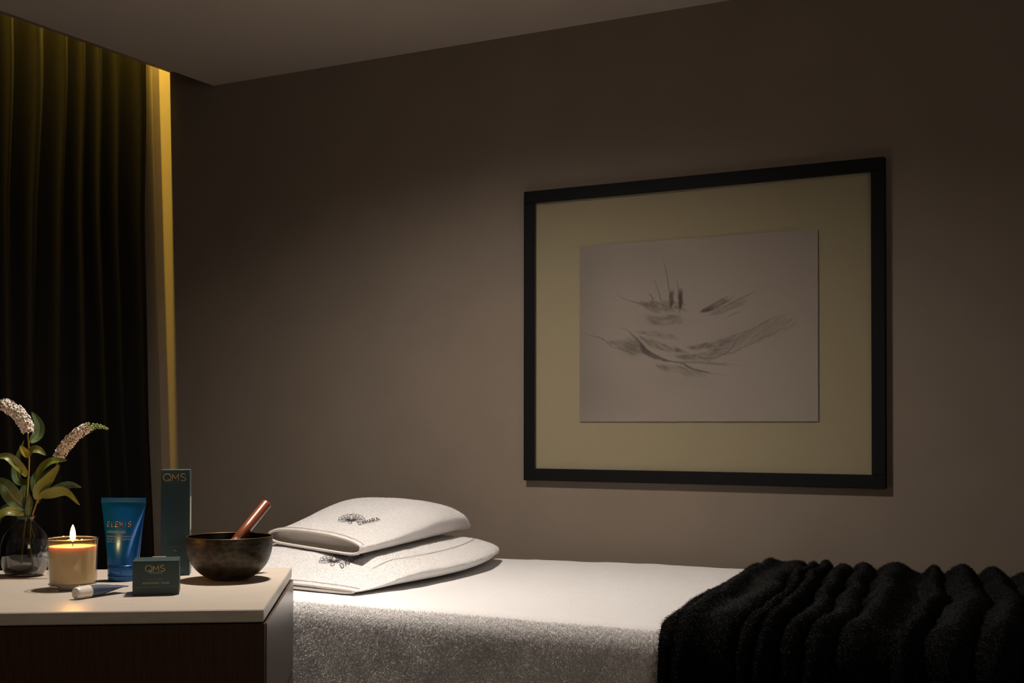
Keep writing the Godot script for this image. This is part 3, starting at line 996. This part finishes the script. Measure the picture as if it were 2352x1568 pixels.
# a leaf along a curve; half-width, roll about its midrib
func leaf(parent: Node3D, m: Material, pts: Array, half: float, roll: float) -> void:
	var c := smooth(pts, 8)
	var n := c.size()
	var nv := 11
	var P := PackedVector3Array()
	var Q := PackedVector3Array()
	for i in n:
		var t := float(i) / (n - 1)
		var d: Vector3 = (c[min(i + 1, n - 1)] - c[max(i - 1, 0)]).normalized()
		var side := d.cross(Vector3(0, 0, 1)).normalized()
		var up := side.cross(d).normalized()
		side = side.rotated(d, roll)
		up = up.rotated(d, roll)
		var w := half * pow(sin(PI * pow(clampf(t * 0.97 + 0.03, 0, 1), 0.85)), 0.8)
		for j in nv:
			var s := (j - (nv - 1) / 2.0) / ((nv - 1) / 2.0)
			var vein := 0.0007 * sin(t * 42.0 - absf(s) * 5.0) * absf(s) * (1.0 - absf(s))
			var p: Vector3 = c[i] + side * s * w + up * (absf(s) * w * 0.28 + vein)
			P.append(p)
			Q.append(p - up * 0.0004)
	var st := tool()
	var first := add_grid(st, P, n, nv)
	add_grid(st, Q, n, nv, false, true, first)
	st.generate_normals()
	var o := part("leaf", st.commit(), m, parent)
	var rib := []
	var rr := []
	for i in range(0, n, 2):
		rib.append(P[i * nv + (nv - 1) / 2] + Vector3(0, 0, 0.0002))
		rr.append(lerpf(0.0009, 0.0003, float(i) / n))
	part("midrib", tube(rib, rr, 6), M.leaf_c, o)

func floret_mesh() -> ArrayMesh:
	var st := tool()
	var first := 0
	for k in 5:
		var a := TAU * k / 5.0
		var d := Vector3(cos(a), 0, sin(a))
		var s := Vector3(-sin(a), 0, cos(a))
		var rows := [[0.06, 0.05, 0.0], [0.35, 0.22, 0.10], [0.70, 0.34, 0.20], [0.95, 0.24, 0.22], [1.03, 0.05, 0.20]]
		for r in rows:
			for j in 3:
				st.set_color(Color(0.20, 0.10, 0.07) if r[0] < 0.2 else (Color(0.55, 0.45, 0.38) if r[0] < 0.5 else Color(0.80, 0.74, 0.69)))
				st.add_vertex(d * r[0] + s * (j - 1) * r[1] + Vector3(0, r[2] + (0.05 if j != 1 else 0.0), 0))
		for i in 4:
			for j in 2:
				var q := first + i * 3 + j
				for v in [q, q + 4, q + 1, q, q + 3, q + 4]: st.add_index(v)
		first += 15
	st.generate_normals()
	return st.commit()

func spike(parent: Node3D, c: Array, r0: float, r1: float, count: int, open: float) -> void:
	var fm := floret_mesh()
	var bud_mesh := SphereMesh.new()
	bud_mesh.radius = 1.0
	bud_mesh.height = 2.4
	bud_mesh.radial_segments = 8
	bud_mesh.rings = 5
	var rr := []
	for i in c.size(): rr.append(lerpf(0.0018, 0.0007, float(i) / c.size()))
	part("spike_axis", tube(c, rr, 7), M.bud, parent)
	for k in count:
		var t := (k + 0.5) / count
		t = pow(t, 0.92)
		var f := t * (c.size() - 1)
		var i := mini(int(f), c.size() - 2)
		var p: Vector3 = c[i].lerp(c[i + 1], f - i)
		var d: Vector3 = (c[i + 1] - c[i]).normalized()
		var s := d.cross(Vector3(0.3, 0.2, 1)).normalized().rotated(d, k * 2.39996 + rng.randf_range(-0.2, 0.2))
		if t < open:
			var r := r0 * (0.86 + 0.20 * sin(PI * minf(t / open, 1.0))) * rng.randf_range(0.85, 1.08)
			var y := (s + d * rng.randf_range(-0.15, 0.35)).normalized()
			var x := y.cross(d).normalized().rotated(y, rng.randf() * TAU)
			var size := 0.0054 * rng.randf_range(0.85, 1.12)
			part("floret", fm, M.petal, parent, p + s * r * 0.72, Basis(x, y, x.cross(y)).scaled(Vector3.ONE * size))
		else:
			var u := (t - open) / (1.0 - open)
			var r := lerpf(r0 * 0.62, r1 * 0.28, u)
			var y := (s * 0.8 + d * 0.8).normalized()
			var x := y.cross(d).normalized()
			part("bud", bud_mesh, M.bud, parent, p + s * r * 0.7, Basis(x, y, x.cross(y)).scaled(Vector3.ONE * lerpf(0.0020, 0.0011, u)))

func make_candle() -> void:
	var o := thing("candle", Vector3(-1.7747, TOP_Y, -1.6317), CAM_TURN, "lit cream candle in a clear glass tumbler", "candle")
	var glass := mat(Color(0.95, 0.95, 0.93, 0.015), 0.0)
	glass.transparency = BaseMaterial3D.TRANSPARENCY_ALPHA
	var clear := mat(Color(0.97, 0.97, 0.96, 0.0), 0.0)
	clear.transparency = BaseMaterial3D.TRANSPARENCY_ALPHA
	clear.refraction_enabled = true
	clear.refraction_scale = 0.05
	var ro := func(y: float) -> float: return lerpf(0.0412, 0.0439, y / 0.0912)
	var outer := [Vector2(0.0002, 0.0012), Vector2(0.030, 0.0006), Vector2(0.0385, 0.0001), Vector2(0.0405, 0.0008), Vector2(ro.call(0.003), 0.003)]
	for i in 9: outer.append(Vector2(ro.call(0.011 + 0.01 * i), 0.011 + 0.01 * i))
	outer.append(Vector2(ro.call(0.0912), 0.0912))
	var jar := part("glass_jar", lathe(outer, 72), glass, o)
	part("rim", tube(ring_path(ro.call(0.0912) - 0.0004, 0.0912, 72), [0.0012], 10, false), clear, jar)
	part("foot_disc", lathe(smooth([Vector2(0.0002, 0.0014), Vector2(0.034, 0.0012), Vector2(0.0385, 0.0016), Vector2(0.0398, 0.0040), Vector2(0.0400, 0.0080), Vector2(0.0390, 0.0098), Vector2(0.0002, 0.0100)], 3), 64), clear, jar)
	var wax := mat(Color(0.79, 0.68, 0.49), 0.45, 0, 0.4)
	wax.subsurf_scatter_enabled = true
	wax.subsurf_scatter_strength = 0.45
	var wp := [Vector2(0.0002, 0.0108), Vector2(0.037, 0.0108)]
	for i in 8: wp.append(Vector2(ro.call(0.0125 + 0.009 * i) - 0.0022, 0.0125 + 0.009 * i))
	wp.append_array([Vector2(ro.call(0.0775) - 0.0022, 0.0772), Vector2(0.0400, 0.0772), Vector2(0.036, 0.0766), Vector2(0.015, 0.0764), Vector2(0.0003, 0.0764)])
	part("wax", lathe(wp, 72), wax, o)
	part("wick", tube(smooth([Vector3(0, 0.076, 0), Vector3(0.0004, 0.0835, 0), Vector3(0.0016, 0.0885, 0.0008)], 4), [0.0010, 0.0008], 8), mat(Color(0.03, 0.025, 0.02), 0.9), o)
	var fp := smooth([Vector2(0.0002, 0.0850), Vector2(0.0034, 0.0868), Vector2(0.0050, 0.0915), Vector2(0.0052, 0.0960), Vector2(0.0047, 0.1020), Vector2(0.0034, 0.1085), Vector2(0.0016, 0.1135), Vector2(0.0002, 0.1160)], 4)
	var flame := part("flame", lathe(fp, 24), glow(Color(1.0, 0.80, 0.46), 5.5), o)
	var l := OmniLight3D.new()
	l.name = "light"
	l.position = Vector3(0, 0.098, 0)
	l.light_color = Color(1.0, 0.66, 0.26)
	l.light_energy = 0.011
	l.light_size = 0.005
	l.omni_range = 12.0
	l.omni_attenuation = 2.0
	l.shadow_enabled = true
	o.add_child(l)
	# small amber patch showing at the right foot of the tumbler
	var P := PackedVector3Array()
	for i in 5:
		for j in 2:
			var a := 0.10 + 0.08 * i
			var y := 0.016 + 0.016 * j
			P.append(Vector3((ro.call(y) + 0.0003) * cos(a), y, -(ro.call(y) + 0.0003) * sin(a)))
	part("amber_patch", grid(P, 5, 2), mat(Color(0.75, 0.42, 0.12), 0.5), o)

func make_hand_cream() -> void:
	# lies with the cap towards the camera's left
	var a := Vector3(-1.6560, 0, -1.5280)
	var b := Vector3(-1.6580, 0, -1.6420)
	var dir := (b - a).normalized()
	var o := thing("hand_cream_tube", Vector3(a.x, TOP_Y, a.z), atan2(-dir.x, -dir.z), "small slate blue hand cream tube with white cap lying on the worktop", "tube")
	# local -z runs from cap to crimp
	var r := 0.0104
	var long := 0.1040
	var P := PackedVector3Array()
	var nu := 24
	var seg := 40
	for i in nu:
		var t := i / (nu - 1.0)
		var z := -0.030 - t * (long - 0.030)
		var f := pow(t, 1.9)
		for j in seg:
			var an := TAU * j / seg
			P.append(Vector3(lerpf(r, 0.0150, f) * cos(an), r + lerpf(r, 0.0004, f) * sin(an) + 0.0012 * f, z))
	part("body", grid(P, nu, seg, true, false), mat(Color(0.235, 0.285, 0.37), 0.42), o)
	part("crimp", box(Vector3(-0.0150, r + 0.0005, -long - 0.006), Vector3(0.0150, r + 0.0019, -long + 0.001), 0.0003), mat(Color(0.22, 0.27, 0.36), 0.45), o)
	var cap := part("cap", lathe(smooth([Vector2(0.0001, 0.0), Vector2(0.0066, 0.0), Vector2(0.0088, 0.0010), Vector2(0.0098, 0.0036), Vector2(0.0103, 0.010), Vector2(0.0107, 0.029), Vector2(0.0106, 0.0300), Vector2(0.0002, 0.0302)], 4), 40), mat(Color(0.85, 0.81, 0.76), 0.3), o, Vector3(0, r + 0.0003, 0), Basis(Vector3.RIGHT, -PI / 2))
	part("dimple", lathe([Vector2(0.0001, -0.0002), Vector2(0.0011, -0.0002), Vector2(0.0013, 0.0004)], 14), mat(Color(0.45, 0.40, 0.36), 0.6), cap)

func make_blue_tube() -> void:
	var o := thing("gel_tube", Vector3(-1.7846, TOP_Y, -1.7651), CAM_TURN - 0.05, "tall glossy blue gel tube standing on its cap behind the candle", "tube")
	var blue := mat(Color(0.015, 0.345, 0.66), 0.25, 0.40, 0.6)
	var cap_m := mat(Color(0.025, 0.335, 0.60), 0.35, 0.15, 0.5)
	var seg := 72
	var P := PackedVector3Array()
	var nu := 34
	var y0 := 0.0300
	var y1 := 0.1490
	var shape := func(an: float, y: float) -> Vector3:
		var t := (y - y0) / (y1 - y0)
		var rx := lerpf(0.0290, 0.0436, pow(t, 1.15))
		var rz := lerpf(0.0270, 0.0010, pow(t, 1.7))
		return Vector3(rx * cos(an), y, rz * sin(an))
	for i in nu:
		for j in seg: P.append(shape.call(TAU * j / seg, lerpf(y0, y1, i / (nu - 1.0))))
	part("body", grid(P, nu, seg, true, false), blue, o)
	part("crimp", box(Vector3(-0.0436, y1 - 0.0006, -0.0010), Vector3(0.0436, y1 + 0.0083, 0.0010), 0.0004), blue, o)
	part("shoulder_ring", lathe(smooth([Vector2(0.0280, 0.0286), Vector2(0.0293, 0.0292), Vector2(0.0293, 0.0300), Vector2(0.0284, 0.0308)], 3), seg), blue, o)
	var cap := part("cap", lathe(smooth([Vector2(0.0002, 0.0), Vector2(0.0255, 0.0), Vector2(0.0275, 0.0010), Vector2(0.0282, 0.0040), Vector2(0.0286, 0.0100)], 4), seg), cap_m, o)
	part("cap_collar", lathe([Vector2(0.0272, 0.0100), Vector2(0.0278, 0.0108), Vector2(0.0286, 0.0110), Vector2(0.0288, 0.0275), Vector2(0.0283, 0.0285), Vector2(0.0200, 0.0286)], seg), cap_m, cap)
	# thumb recess: a low raised frame on the collar
	var F := []
	for v in [Vector2(-0.42, 0.0125), Vector2(-0.42, 0.0205), Vector2(0.42, 0.0205), Vector2(0.42, 0.0125)]: F.append(v)
	part("thumb_tab", strokes([F], func(q: Vector2) -> Vector3: return Vector3(0.0287 * sin(q.x - 0.25), q.y, 0.0287 * cos(q.x - 0.25)), 0.0006, 0.01), cap_m, cap)
	# print: follows the tube's front
	var gold := mat(Color(0.86, 0.60, 0.42), 0.22, 0.9)
	var on := func(q: Vector2) -> Vector3:
		var t := (q.y - y0) / (y1 - y0)
		var rx := lerpf(0.0290, 0.0436, pow(t, 1.15))
		return shape.call(acos(clampf(q.x / rx, -0.98, 0.98)), q.y) + Vector3(0, 0, 0.0003)
	part("lettering", strokes(word("ELEMIS", 0.0090, 0.70, 0.22, Vector2(-0.0035, 0.1035)), on, 0.00060, 0.002), gold, o)
	var pale := mat(Color(0.36, 0.50, 0.58), 0.5)
	for row in [["COOLING GEL", 0.0388, 0.0935], ["Refreshing body moisturiser", 0.0540, 0.0853], ["Gel hydratant energisant", 0.0490, 0.0803], ["pour le corps", 0.0245, 0.0755]]:
		wrap_text(o, row[0], row[1], Vector2(-0.0272, row[2]), on, pale)

# lettering bent onto a surface; left-aligned
func wrap_text(parent: Node, text: String, wide: float, at: Vector2, on: Callable, m: Material) -> void:
	var t := text_mesh(text, 0.01, 0.0)
	var k := wide / t.get_aabb().size.x
	t.horizontal_alignment = HORIZONTAL_ALIGNMENT_LEFT
	var arr := t.get_mesh_arrays()
	var V: PackedVector3Array = arr[Mesh.ARRAY_VERTEX]
	var lo := INF
	for v in V: lo = minf(lo, v.x)
	for i in V.size():
		V[i] = on.call(Vector2(at.x + (V[i].x - lo) * k, at.y + V[i].y * k))
	arr[Mesh.ARRAY_VERTEX] = V
	var am := ArrayMesh.new()
	am.add_surface_from_arrays(Mesh.PRIMITIVE_TRIANGLES, arr)
	part("small_print", am, m, parent)

func flat_text(parent: Node, text: String, wide: float, at: Vector3, m: Material) -> void:
	var t := text_mesh(text, 0.01, 0.002)
	var k := wide / t.get_aabb().size.x
	part("small_print", t, m, parent, at, Basis.IDENTITY.scaled(Vector3(k, k, 0.1)))

func make_boxes() -> void:
	var gold := mat(Color(0.80, 0.70, 0.47), 0.5, 0.25)
	var pale := mat(Color(0.64, 0.66, 0.60), 0.6)
	var dim := mat(Color(0.40, 0.43, 0.40), 0.6)
	# tall carton
	var card := mat(Color(0.170, 0.268, 0.285), 0.42, 0, 0.5)
	var w := 0.0555
	var h := 0.2085
	var o := thing("tall_carton", Vector3(-1.7275, TOP_Y, -1.8845), 0.675, "tall narrow dark teal cosmetics carton standing behind the small one", "box")
	var body := part("carton", box(Vector3(-w, 0, -0.044), Vector3(0, h - 0.0012, 0), 0.0006), card, o)
	part("lid_flap", box(Vector3(-w + 0.0002, h - 0.0012, -0.0438), Vector3(-0.0002, h, 0.0004), 0.0004), card, o)
	part("lettering", strokes(word("QMS", 0.0137, 0.95, 0.20, Vector2(-w / 2, h - 0.0215)), func(q: Vector2) -> Vector3: return Vector3(q.x, q.y, 0.0001), 0.00075, 0.003), gold, o)
	flat_text(o, "MEDICOSMETICS", 0.0279, Vector3(-w / 2, h - 0.0255, 0.0002), dim)
	flat_text(o, "CLEANSING", 0.0213, Vector3(-w / 2, 0.0565, 0.0002), dim)
	flat_text(o, "GEL", 0.0077, Vector3(-w / 2, 0.0495, 0.0002), pale)
	part("ring_mark", strokes([ring2(0.0035, 20)], func(q: Vector2) -> Vector3: return Vector3(-w / 2 + q.x, 0.0395 + q.y, 0.0001), 0.0003, 0.002), dim, o)
	# fine lines on the side panel
	var L := []
	for i in 30: L.append([Vector2(0.006, 0.088 + i * 0.0022), Vector2(0.038, 0.0905 + i * 0.0022)])
	part("side_print", strokes(L, func(q: Vector2) -> Vector3: return Vector3(0.0001, q.y, -q.x), 0.0003, 0.05), pale, o)
	# small carton
	w = 0.0782
	h = 0.0600
	var d := 0.0656
	var c := thing("cream_carton", Vector3(-1.5473, TOP_Y, -1.6616), 0.7150, "small square dark teal cream carton at the front of the worktop", "box")
	var card2 := mat(Color(0.170, 0.240, 0.235), 0.42, 0, 0.5)
	part("carton", box(Vector3(-w, 0, -d), Vector3(0, h - 0.0014, 0), 0.0006), card2, c)
	var lid := part("lid_flap", box(Vector3(-w + 0.0002, h - 0.0014, -d + 0.0002), Vector3(-0.0002, h, 0.0004), 0.0004), card2, c)
	part("tuck_tab", box(Vector3(-w * 0.62, h - 0.0002, -d), Vector3(-w * 0.32, h + 0.0009, -d + 0.003), 0.0002), mat(Color(0.8, 0.76, 0.68), 0.6), lid)
	part("lettering", strokes(word("QMS", 0.0107, 0.93, 0.20, Vector2(-w / 2, h - 0.0185)), func(q: Vector2) -> Vector3: return Vector3(q.x, q.y, 0.0001), 0.00062, 0.003), gold, c)
	flat_text(c, "MEDICOSMETICS", 0.0223, Vector3(-w / 2, h - 0.0212, 0.0002), pale)
	flat_text(c, "AGE PREVENT", 0.0258, Vector3(-w / 2, h - 0.0325, 0.0002), dim)
	flat_text(c, "ANTIOXIDANT CREAM", 0.0452, Vector3(-w / 2, h - 0.0388, 0.0002), pale)
	flat_text(c, "Regenerating + Smoothing + Protecting", 0.0690, Vector3(-w / 2, h - 0.0452, 0.0002), dim)

func ring2(r: float, n: int) -> Array:
	var o := []
	for i in n + 1: o.append(Vector2(r * cos(TAU * i / n), r * sin(TAU * i / n)))
	return o

func make_bowl() -> void:
	var at := Vector3(-1.6155, TOP_Y, -1.8725)
	var o := thing("singing_bowl", at, CAM_TURN, "dark bronze singing bowl at the right end of the worktop", "bowl")
	var bronze := mat(Color(1, 1, 1), 0.36, 0.45, 0.5)
	bronze.albedo_texture = noise_tex(noise(141, 0.012, FastNoiseLite.TYPE_SIMPLEX_SMOOTH, 5), 512, [Color(0.10, 0.085, 0.075), Color(0.125, 0.107, 0.093), Color(0.15, 0.127, 0.10), Color(0.285, 0.24, 0.155), Color(0.22, 0.187, 0.13), Color(0.115, 0.097, 0.08)])
	bronze.uv1_triplanar = true
	bronze.uv1_scale = Vector3(9, 14, 9)
	bronze.roughness_texture = noise_tex(noise(142, 0.03), 256, [Color(0.75, 0.75, 0.75), Color(1, 1, 1)])
	bronze.roughness = 0.5
	var inner_m := mat(Color(0.13, 0.10, 0.07), 0.45, 0.7, 0.5)
	var prof := smooth([Vector2(0.0003, 0.0020), Vector2(0.020, 0.0012), Vector2(0.030, 0.0004), Vector2(0.040, 0.0035), Vector2(0.0560, 0.0135), Vector2(0.0690, 0.0275), Vector2(0.0775, 0.0450), Vector2(0.0812, 0.0640), Vector2(0.0816, 0.0790), Vector2(0.0812, 0.0822), Vector2(0.0802, 0.0830)], 6)
	part("shell", lathe(prof, 96), bronze, o)
	part("rim", tube(ring_path(0.0802, 0.0828, 96), [0.0013], 8, false), mat(Color(0.36, 0.295, 0.18), 0.38, 0.8), o)
	var inn := smooth([Vector2(0.0003, 0.0052), Vector2(0.030, 0.0056), Vector2(0.0530, 0.0160), Vector2(0.0665, 0.0300), Vector2(0.0750, 0.0470), Vector2(0.0786, 0.0650), Vector2(0.0793, 0.0828)], 6)
	part("inside", lathe(inn, 96, true), inner_m, o)
	# striker leaning on the back rim; camera-right, up, towards camera
	var m := thing("wooden_striker", at, CAM_TURN, "polished red-brown wooden striker leaning in the bronze bowl", "striker")
	var lo := Vector3(-0.026, 0.0235, 0.014)
	var rest := Vector3(0.0190, 0.0935, -0.0670)
	var dir := (rest - lo).normalized()
	var hi := lo + dir * 0.192
	var wood := mat(Color(1, 1, 1), 0.30, 0, 0.6)
	tri_tex(wood, noise_tex(noise(151, 0.03), 256, [Color(0.37, 0.175, 0.085), Color(0.49, 0.245, 0.12), Color(0.42, 0.205, 0.10)]), Vector3(40, 6, 40))
	wood.clearcoat_enabled = true
	wood.clearcoat = 0.4
	wood.clearcoat_roughness = 0.2
	var p := []
	var r := []
	for a in [[0.0, 0.0040], [0.002, 0.0090], [0.006, 0.0103], [0.076, 0.0105], [0.0775, 0.0094], [0.0795, 0.0094], [0.081, 0.0106], [0.120, 0.0107], [0.183, 0.0107], [0.1885, 0.0106], [0.1902, 0.0100], [0.1910, 0.0090], [0.1914, 0.0060], [0.1915, 0.0002]]:
		p.append(lo + dir * a[0])
		r.append(a[1])
	var st := tool()
	add_tube(st, p, r, 32)
	st.generate_normals()
	part("handle", st.commit(), wood, m)
	part("groove_ring", tube([lo + dir * 0.0775, lo + dir * 0.0795], [0.0097], 24), mat(Color(0.30, 0.11, 0.05), 0.5), m)

func _ready() -> void:
	rng.seed = 20240611
	make_camera_and_light()
	make_materials()
	make_unseen_ceiling_lamp(Vector3(-1.60, CEIL_Y, -2.10), 0.07, Color(1.0, 0.955, 0.91), 4.3, 77.0, "unseen round ceiling lamp out of view, lighting the towels and bed")
	make_unseen_side_light()
	make_room()
	make_light_strip()
	make_curtain()
	make_picture()
	make_bed()
	make_throw()
	make_towels()
	make_cabinet()
	make_vase_and_flowers()
	make_candle()
	make_hand_cream()
	make_blue_tube()
	make_boxes()
	make_bowl()
